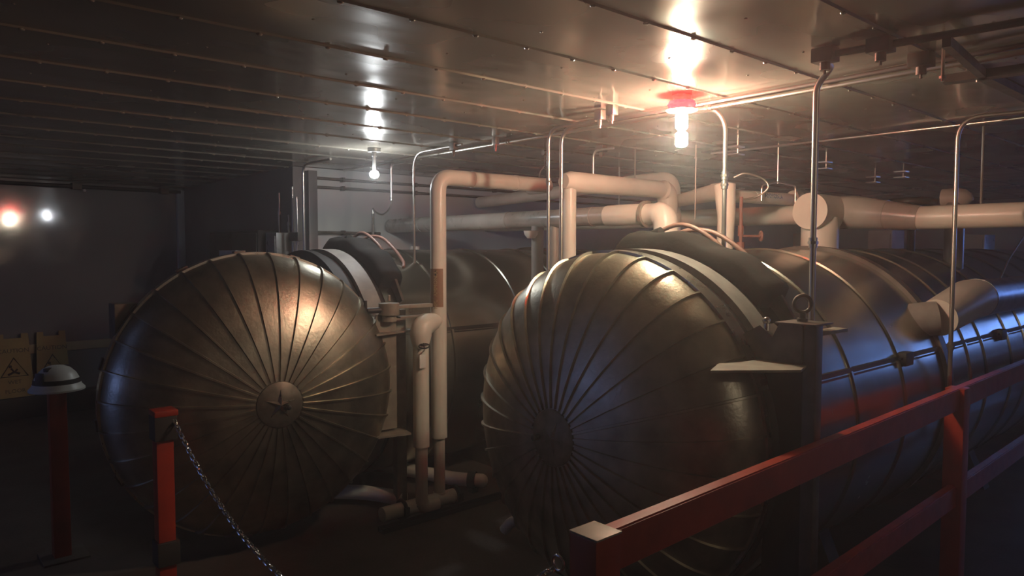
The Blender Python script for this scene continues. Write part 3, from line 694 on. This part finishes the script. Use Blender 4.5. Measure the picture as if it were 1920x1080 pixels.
conduit('tall conduit dropping from the ceiling strut to the right hinge bracket', [(2.79, 1.35, ZT - .0), (3.03, 1.42, ZT), (3.03, 1.485, ZT - .06), (3.03, 1.485, 1.40)], 'conduit', .013, .09, [((3.03, 1.485, 1.9), (0, 0, 1))])
conduit('bright conduit dropping from the lamp run onto the right vessel', [(3.43, 2.55, ZT), (3.43, 2.20, ZT), (3.43, 2.20, 1.94)][:1] + [(3.43, 2.24, ZT), (3.45, 2.19, 2.55), (3.45, 2.19, 1.84)], 'conduit', .0125, .05, [((3.45, 2.19, 2.22), (0, 0, 1)), ((3.45, 2.19, 2.27), (0, 0, 1))])
conduit('rightmost slim conduit dropping to the floor in front of the right vessel', [(4.95, .2, ZT), (4.80, 1.15, ZT), (4.73, 1.47, ZT), (4.73, 1.47, 0)], 'conduit', .0125, .13, [((4.73, 1.47, 1.3), (0, 0, 1))])
conduit('dark conduit dropping to the left vessel beside the tall riser', [(3.20, 4.20, ZT), (3.20, 4.83, ZT), (3.20, 4.83, 1.75)], 'conduitdark', .010, .14)
conduit('pale conduit bending down at the partition end left of the small lamp', [(2.88, 5.6, ZT), (2.88, 6.13, ZT), (2.88, 6.13, 1.1)], 'conduit', .011, .10)
conduit('short conduit drop right of the small lamp', [(3.45, 5.1, ZT), (3.45, 5.57, ZT), (3.45, 5.57, 2.31)], 'conduit', .012, .06, [((3.45, 5.57, 2.33), (0, 0, 1))])
g = G(); g.tube(spline([(3.45, 5.57, 2.31), (3.45, 5.60, 2.24), (3.44, 5.70, 2.19), (3.43, 5.80, 2.21), (3.42, 5.84, 2.245), (3.42, 5.84, 2.20)]), .008, 10)
tag(g.build('flexible_conduit', M['conduit'], None), 'thin flexible loop hanging from the short conduit to the left gauge valve', 'cable')
g = G(); g.tube(spline([(4.30, 2.66, 2.35), (4.34, 2.60, 2.375), (4.42, 2.52, 2.34), (4.44, 2.49, 2.28), (4.40, 2.55, 2.22), (4.33, 2.62, 2.20)]), .0065, 10)
tag(g.build('flexible_conduit', M['conduit'], None), 'thin flexible loop beside the upright cream pipe on the right vessel', 'cable')
conduit('thin hooked conduit just right of the close pair, behind the portal', [(4.00, 3.45, 2.60), (3.98, 3.63, 2.60), (3.98, 3.63, 2.38)], 'conduit', .008, .06)
g = G(); g.cyl((4.62, 3.18, H), (4.62, 3.18, 2.1), .006, 8); tag(g.build('hanger_rod', M['conduit'], None), 'thin rod dropping right of the lamp behind the portal bend', 'rod')
g = G(); g.cyl((4.45, 3.62, H), (4.45, 3.62, 2.40), .005, 8); tag(g.build('hanger_rod', M['conduit'], None), 'thin rod dropping onto the crosspiece of the portal', 'rod')
# ceiling runs
conduit('long ceiling conduit run passing the bright lamp', [(3.38, 6.3, ZT), (3.38, 1.9, ZT), (3.33, .4, ZT)], 'conduit', .0125, .05, [((3.38, 3.9, ZT), (0, 1, 0)), ((3.38, 2.25, ZT), (0, 1, 0))])
conduit('upper ceiling conduit run at the right, between the dark struts', [(2.80, 1.33, ZT - .005), (2.86, .9, ZT - .005), (2.95, .2, ZT - .005)], 'conduitdark', .014, .05)
conduit('second thinner ceiling conduit parallel to the long run', [(3.26, 2.9, ZT), (3.26, 1.6, ZT), (3.22, .5, ZT)], 'conduitdark', .010, .05)
conduit('far ceiling conduit crossing behind the lamps', [(5.0, 1.2, ZT), (5.0, 3.3, ZT)], 'conduit', .009, .05)

def ceiling_box(x, y, label, s=.035, m='darksteel'):
    t = thing('conduit_box', label, 'junction box', (x, y, H))
    g = G(); g.box(x - s, x + s, y - s * 1.2, y + s * 1.2, H - .055, H, .004); g.build('body', M[m], t)
    g = G(); g.cyl((x, y, H - .052), (x, y, H - .085), s * .55, 14); g.cyl((x, y, H - .085), (x, y, H - .10), .006, 8); g.build('fitting', M[m], t)
ceiling_box(2.80, 1.34, 'dark ceiling box where the tall conduit bends down')
ceiling_box(2.82, 1.14, 'dark ceiling box at the end of the reddish seam')
ceiling_box(3.16, 1.12, 'dark ceiling box in front of the parallel conduits')
ceiling_box(3.02, 2.62, 'small junction box left of the red glow', .022, 'conduit')
ceiling_box(3.08, 2.76, 'small junction box at the top of the close conduit pair', .022, 'conduit')
ceiling_box(3.25, 3.88, 'small ceiling fitting above the crosspiece of the tall riser', .018, 'conduit')
ceiling_box(3.20, 4.30, 'small dark ceiling fitting at the bend of the dark conduit', .022)
ceiling_box(4.1, 3.66, 'small bolted bracket hanging behind the portal', .03)
# struts at the right of the ceiling
def strut(p0, p1, w_, label, m='darksteel'):
    g = G(); p0, p1 = V(p0), V(p1); d = (p1 - p0).normalized(); s = d.cross(Vector((0, 0, 1))) * w_ / 2
    for k in (0, 1): pass
    g.prism([p0 - s, p0 + s, p0 + s - Vector((0, 0, .035)), p0 - s - Vector((0, 0, .035))], p1 - p0)
    tag(g.build('ceiling_strut', M[m], None, flat=True), label, 'strut')
strut((3.55, 1.05, H - .0), (5.4, 1.05, H), .05, 'wide dark ceiling strut running away at the right edge')
strut((2.85, .93, H - .036), (3.52, 1.00, H - .036), .028, 'narrow dark ceiling strut slanting between the boxes')
strut((3.48, 1.14, H - .036), (3.60, .2, H - .036), .06, 'dark crosswise ceiling strut under the wide strut')
for (x, y, l, lab) in ((2.99, .985, .16, 'bright threaded rod hanging at the end of the slanting strut'), (3.5, 1.02, .08, 'short bright threaded rod on the crosswise strut')):
    g = G(); g.cyl((x, y, H), (x, y, H - l), .006, 8); g.cyl((x, y, H - l + .01), (x, y, H - l + .02), .012, 6); tag(g.build('threaded_rod', M['conduit'], None), lab, 'rod')
# small reflective clips under the far ceiling
for (x, y, z, lab) in ((5.7, 2.72, 2.56, 'small bolted ceiling clip beside the tall conduit'), (7.2, 2.95, 2.56, 'bright box-shaped ceiling clip at the far right'), (7.0, 2.62, 2.57, 'small pale ceiling clip near the far right'), (4.4, 2.72, 2.56, 'thin ceiling clip right of the bright conduit')):
    g = G(); g.box(x - .05, x + .05, y - .05, y + .05, z, z + .012, .002); g.box(x - .05, x + .05, y - .05, y + .05, z - .05, z - .04, .002); g.cyl((x + .04, y, z - .05), (x + .04, y, H), .006, 8)
    tag(g.build('ceiling_clip', M['conduit'], None), lab, 'clip')
# clevis hanger on the riser's crosspiece
g = G(); x0 = 4.03
g.tube(fillet([(x0, AY - .075, 2.42), (x0, AY - .05, 2.50), (x0, AY, 2.54), (x0, AY + .05, 2.50), (x0, AY + .075, 2.42), (x0, AY - .075, 2.42)], .01, 3), .006, 8)
g.cyl((x0, AY, 2.54), (x0, AY, H), .005, 8); g.cyl((x0 - .02, AY, H - .012), (x0 + .02, AY, H - .012), .02, 8)
tag(g.build('clevis_hanger', M['darksteel'], None), 'dark triangular clevis hanger above the riser crosspiece', 'hanger')

# ------------------------------------------------------------------ wall fittings, left and back
t = thing('wall_pipe', 'thin dark pipe along the top of the left wall with clamps', 'pipe', (1.5, WY, 2.5))
g = G(TW); g.cyl((-3, WY - .05, 2.60), (2.90, WY - .05, 2.60), .022, 12); g.build('tube', M['black'], t)
for px in (1.73, 2.70):
    g = G(TW); g.box(px - .05, px + .05, WY - .09, WY, 2.565, 2.64, .005); g.build('clamp', M['darksteel'], t)
g = G(TW); g.ball((1.80, WY - .10, 2.555), .018, n=12); tag(g.build('pale_ball', M['white'], t), 'small pale dot')  # pale ball beside the pipe clamp
t = thing('wall_cabinet', 'dark wall cabinet on the partition behind the open door', 'cabinet', (2.9, 7.5, 1.1))
g = G(); g.box(2.74, 2.95, 6.84, 8.18, 1.15, 2.06, .01); g.build('body', M['groove'], t)
g = G(); g.box(2.728, 2.742, 6.86, 7.50, 1.18, 2.03, .004); g.build('door', M['groove'], t)
g = G(); g.box(2.728, 2.742, 7.52, 8.16, 1.18, 2.03, .004); g.build('door', M['groove'], t)
t = thing('wall_box', 'narrow grey electrical box at the partition edge', 'electrical box', (2.9, 6.67, 1.5))
g = G(); g.box(2.80, 2.95, 6.55, 6.80, 1.4, 2.03, .006); g.build('body', M['pvcgrey'], t)
g = G(); g.box(2.793, 2.802, 6.57, 6.78, 1.43, 2.0, .003); g.build('door', M['pvcgrey'], t)
g = G(); g.box(2.60, 2.70, 7.05, 7.50, 1.80, 1.862, .004); g.cyl((2.65, 7.2, 1.82), (2.95, 7.2, 1.70), .02, 10); tag(g.build('pale_wall_box', M['white'], None), 'small pale oblong fixture in front of the dark wall cabinet', 'fixture')  # plain white box on a stub in front of the cabinet
for (y, z0, z1, lab) in ((6.78, 2.03, 2.42, 'thin wall conduit rising from the left side of the grey box'), (6.57, 2.03, 2.2, 'short wall conduit rising from the right side of the grey box'), (6.47, 1.5, 2.46, 'bright wall conduit nearest the grey box, right side'), (6.38, 1.5, 2.36, 'bright wall conduit at the partition end')):
    g = G(); x = 2.935 if y > 6.5 else 2.93
    g.tube(spline([(x, y, z0), (x, y + .01, z0 + (z1 - z0) * .4), (x, y - .005, z0 + (z1 - z0) * .7), (x, y, z1)], 4), .0095, 10); g.cyl((x, y, (z0 + z1) / 2 - .015), (x, y, (z0 + z1) / 2 + .015), .015, 10)
    tag(g.build('wall_conduit', M['conduit'], None), lab, 'conduit')
g = G(); g.box(2.90, 2.95, 6.30, 6.48, 1.95, 2.03, .004); tag(g.build('outlet_box', M['darksteel'], None), 'small dark fitting joining the bright wall conduits', 'junction box')
for (z, x1, lab) in ((2.555, 9.0, 'upper thin pipe along the inner wall behind the small lamp'), (2.47, 9.0, 'lower of the two thin pipes near the inner wall top'), (2.035, 3.86, 'short dark pipe half way up the inner wall')):
    t = thing('wall_pipe', lab, 'pipe', (3.2, 6.46, z))
    g = G(); g.cyl((3.12, 6.455, z), (x1, 6.455, z), .014, 10); g.build('tube', M['darksteel'], t)
    for px in (3.45, 4.3, 5.4):
        if px < x1: g = G(); g.box(px - .012, px + .012, 6.435, 6.5, z - .022, z + .022, .002); g.build('clip', M['darksteel'], t)
g = G(); g.box(3.07, 3.16, 6.42, 6.5, 0, 2.62, .004); struct(g, 'trim_4', M['walldark'])

# A-frame style floor signs leaning on the left wall above the plinth
def floor_sign(xc, z0, h, w_, label, lines):
    t = thing('floor_sign', label, 'sign', (xc, WY - .1, z0), 'yellow floor signs by the left wall')
    T = TW @ Matrix.Translation((xc, WY - .13, z0)) @ Matrix.Rotation(math.radians(-6), 4, 'X')
    g = G(T); hw_ = w_ / 2
    # board with carrying slot at the top
    g.prism([(-hw_, 0, 0), (hw_, 0, 0), (hw_ * .82, 0, h), (hw_ * .45, 0, h), (hw_ * .45, 0, h - .05), (-hw_ * .45, 0, h - .05), (-hw_ * .45, 0, h), (-hw_ * .82, 0, h)], (0, -.02, 0))
    b = g.build('board', M['sign'], t, flat=True)
    def put(x, y, z): return T @ Vector((x, -.0215 - z * .3, y))
    text_on(lines[0], 'lettering', .066, M['ink'], b, lambda x, y, z: put(x, y + h * .73, z))
    text_on(lines[1], 'lettering', .060, M['ink'], b, lambda x, y, z: put(x, y + h * .24, z))
    text_on(lines[2], 'lettering', .060, M['ink'], b, lambda x, y, z: put(x, y + h * .10, z))
    g = G(T); g.tube([(-.125, -.021, h * .33), (.125, -.021, h * .33), (0, -.021, h * .62)], .010, 6, closed=True)
    g.tube([(-.06, -.021, h * .36), (.0, -.021, h * .40), (.05, -.021, h * .37)], .012, 6); g.tube([(-.03, -.021, h * .46), (.0, -.021, h * .40), (.03, -.021, h * .44)], .010, 6); g.ball((-.035, -.023, h * .49), .016, (1, .3, 1), 10)
    g.build('warning_symbol', M['ink'], b)
floor_sign(1.05, .245, .70, .36, 'left yellow caution floor sign propped against the left wall', ('CAUTION', 'WET', 'FLOOR'))
floor_sign(1.42, .245, .70, .34, 'right yellow caution floor sign, behind the hard hat', ('CAUTION', 'WET', 'FLOOR'))

# ------------------------------------------------------------------ red posts, hard hat, chain, guardrail
t = thing('red_post', 'red steel post carrying the white hard hat', 'post', (.77, 5.04, 0))
g = G(); g.box(.725, .815, 4.995, 5.085, .012, 1.03, .004); g.build('shaft', M['red'], t)
g = G(); g.box(.66, .90, 4.92, 5.16, 0, .012, .002); g.build('base_plate', M['darksteel'], t)
HX, HY, HZ_ = .77, 5.02, 1.03
t = thing('hard_hat', 'white hard hat with a black band sitting on the red post', 'helmet', (HX, HY, HZ_))
Th = Matrix.Translation((HX, HY, HZ_)) @ Matrix.Rotation(math.radians(-48), 4, 'Z')
g = G(Th)
prof = [(0, .148), (.010, .148), (.03, .130), (.06, .122), (.10, .102), (.13, .074), (.146, .04), (.15, 0)]
g.lathe(prof, (0, 0, .0), (0, 0, 1), (1, 0, 0), 40); g.build('shell', M['white'], t)
g = G(Th); g.lathe([(.028, .129), (.058, .124), (.07, .121), (.07, .118), (.028, .12)], (0, 0, 0), (0, 0, 1), (1, 0, 0), 40, closedprof=True); g.build('band', M['black'], t)
g = G(Th); g.box(-.03, .02, -.135, -.12, .05, .12, .004); g.box(-.012, .012, -.09, .09, .12, .142, .004); g.build('ridge', M['black'], t)

t = thing('red_post', 'red steel post that holds the upper end of the chain', 'post', (1.03, 3.80, 0))
g = G(); g.box(.985, 1.065, 3.765, 3.845, 0, .94, .004); g.build('shaft', M['red'], t)
for z0, z1 in ((.93, 1.055), (.30, .42)): g = G(); g.box(.975, 1.08, 3.75, 3.855, z0, z1, .004); g.build('sleeve', M['groove'], t)
g = G(); g.box(.975, 1.085, 3.745, 3.855, 1.05, 1.08, .006); g.build('cap', M['red'], t)

def chain(p0, p1, sag):
    p0, p1 = V(p0), V(p1); t = thing('barrier_chain', 'steel link chain drooping from the red post to the guardrail', 'chain', p0)
    N = 400; pts = []
    for i in range(N + 1):
        s = i / N; p = p0.lerp(p1, s); p.z -= sag * 4 * s * (1 - s); pts.append(p)
    L = [0]
    for i in range(N): L.append(L[-1] + (pts[i + 1] - pts[i]).length)
    pitch = .0235; n = int(L[-1] / pitch); j = 0
    lens = []
    def link_g(g, c, d, roll):
        u = Vector((0, 0, 1)); sx = d.cross(u).normalized(); sy = sx.cross(d)
        a = sx * math.cos(roll) + sy * math.sin(roll)
        hl, hw_ = .0115, .0075; ring = []
        for k in range(14):
            th = 2 * PI * k / 14; cc, ss = math.cos(th), math.sin(th)
            ring.append(c + d * (hl * (1 if cc > 0 else -1) * (abs(cc) > .05) + cc * .0055) + a * (ss * hw_))
        g.tube(ring, .0034, 6, closed=True)
    rest = []
    for k in range(n):
        while L[j + 1] < k * pitch: j += 1
        tt = (k * pitch - L[j]) / (L[j + 1] - L[j]); c = pts[j].lerp(pts[j + 1], tt); d = (pts[j + 1] - pts[j]).normalized()
        roll = math.radians(45 + 90 * (k % 2) + random.uniform(-12, 12))
        if k < 62 or k > n - 32:
            g = G(); link_g(g, c, d, roll); g.build('link', M['chain'], t)
        else: rest.append((c, d, roll))
    if rest:
        g = G()
        for r_ in rest: link_g(g, *r_)
        tag(g.build('link', M['chain'], t), kind='stuff')
    return t
CH = chain((1.065, 3.765, 1.035), (1.345, 1.345, 1.02), .50)

RZ = 1.12
t = thing('guardrail', 'red steel guardrail in the foreground running away to the right', 'railing', (1.40, 1.29, 0))
sl = (1.36 - 1.265) / (6 - 1.5)
def ry(x): return 1.265 + (x - 1.5) * sl
def rail(z0, z1, x0, x1, w_, n):
    g = G(); g.prism([(x0, ry(x0) - w_, z0), (x0, ry(x0) + w_, z0), (x0, ry(x0) + w_, z1), (x0, ry(x0) - w_, z1)], (x1 - x0, ry(x1) - ry(x0), 0))
    bmesh.ops.bevel(g.bm, geom=g.bm.edges[:], offset=.005, segments=2, affect='EDGES'); return g.build(n, M['red'], t)
rail(RZ - .118, RZ, 1.44, 7.6, .024, 'top_rail')
rail(.47, .585, 1.44, 7.6, .024, 'mid_rail')
for px in (1.40, 4.40, 7.4):
    y = ry(px); g = G(); zt = RZ - (.0 if px < 2 else .002)
    g.box(px - .048, px + .048, y - .048, y + .048, .012, zt, .004); g.build('post', M['red'], t)
    g = G(); g.box(px - .09, px + .09, y - .09, y + .09, 0, .012, .002); g.build('base_plate', M['red'], t)
g = G(); y = ry(1.40); g.box(1.352, 1.452, y - .05, y + .05, RZ, RZ + .006, .002); tag(g.build('post_cap', M['litcap'], t), 'cap plate on the end post, coloured pale as if lit')
g = G(); g.tube([(1.340, 1.34 + .02 * math.cos(a), 1.03 + .02 * math.sin(a)) for a in [2 * PI * k / 16 for k in range(16)]], .004, 8, closed=True); g.build('chain_eye', M['chain'], t)

# ------------------------------------------------------------------ things in the far part of the room
for (x, y0, y1, z1, m, lab) in ((9.7, 3.72, 4.02, 2.12, 'white', 'tall pale cabinet far behind the right vessel'), (9.9, 2.75, 3.05, 2.05, 'pvcgrey', 'tall grey cabinet at the far end, right of the pale one'), (9.8, 4.7, 5.1, 2.1, 'pvcgrey', 'tall grey cabinet at the far end, left of the pale one')):
    t = thing('far_cabinet', lab, 'cabinet', (x, (y0 + y1) / 2, 0))
    g = G(); g.box(x, x + .4, y0, y1, 0, z1, .01); g.build('body', M[m], t)
    g = G(); g.box(x - .015, x + .002, y0 + .02, y1 - .02, .1, z1 - .05, .003); g.build('door', M[m], t)
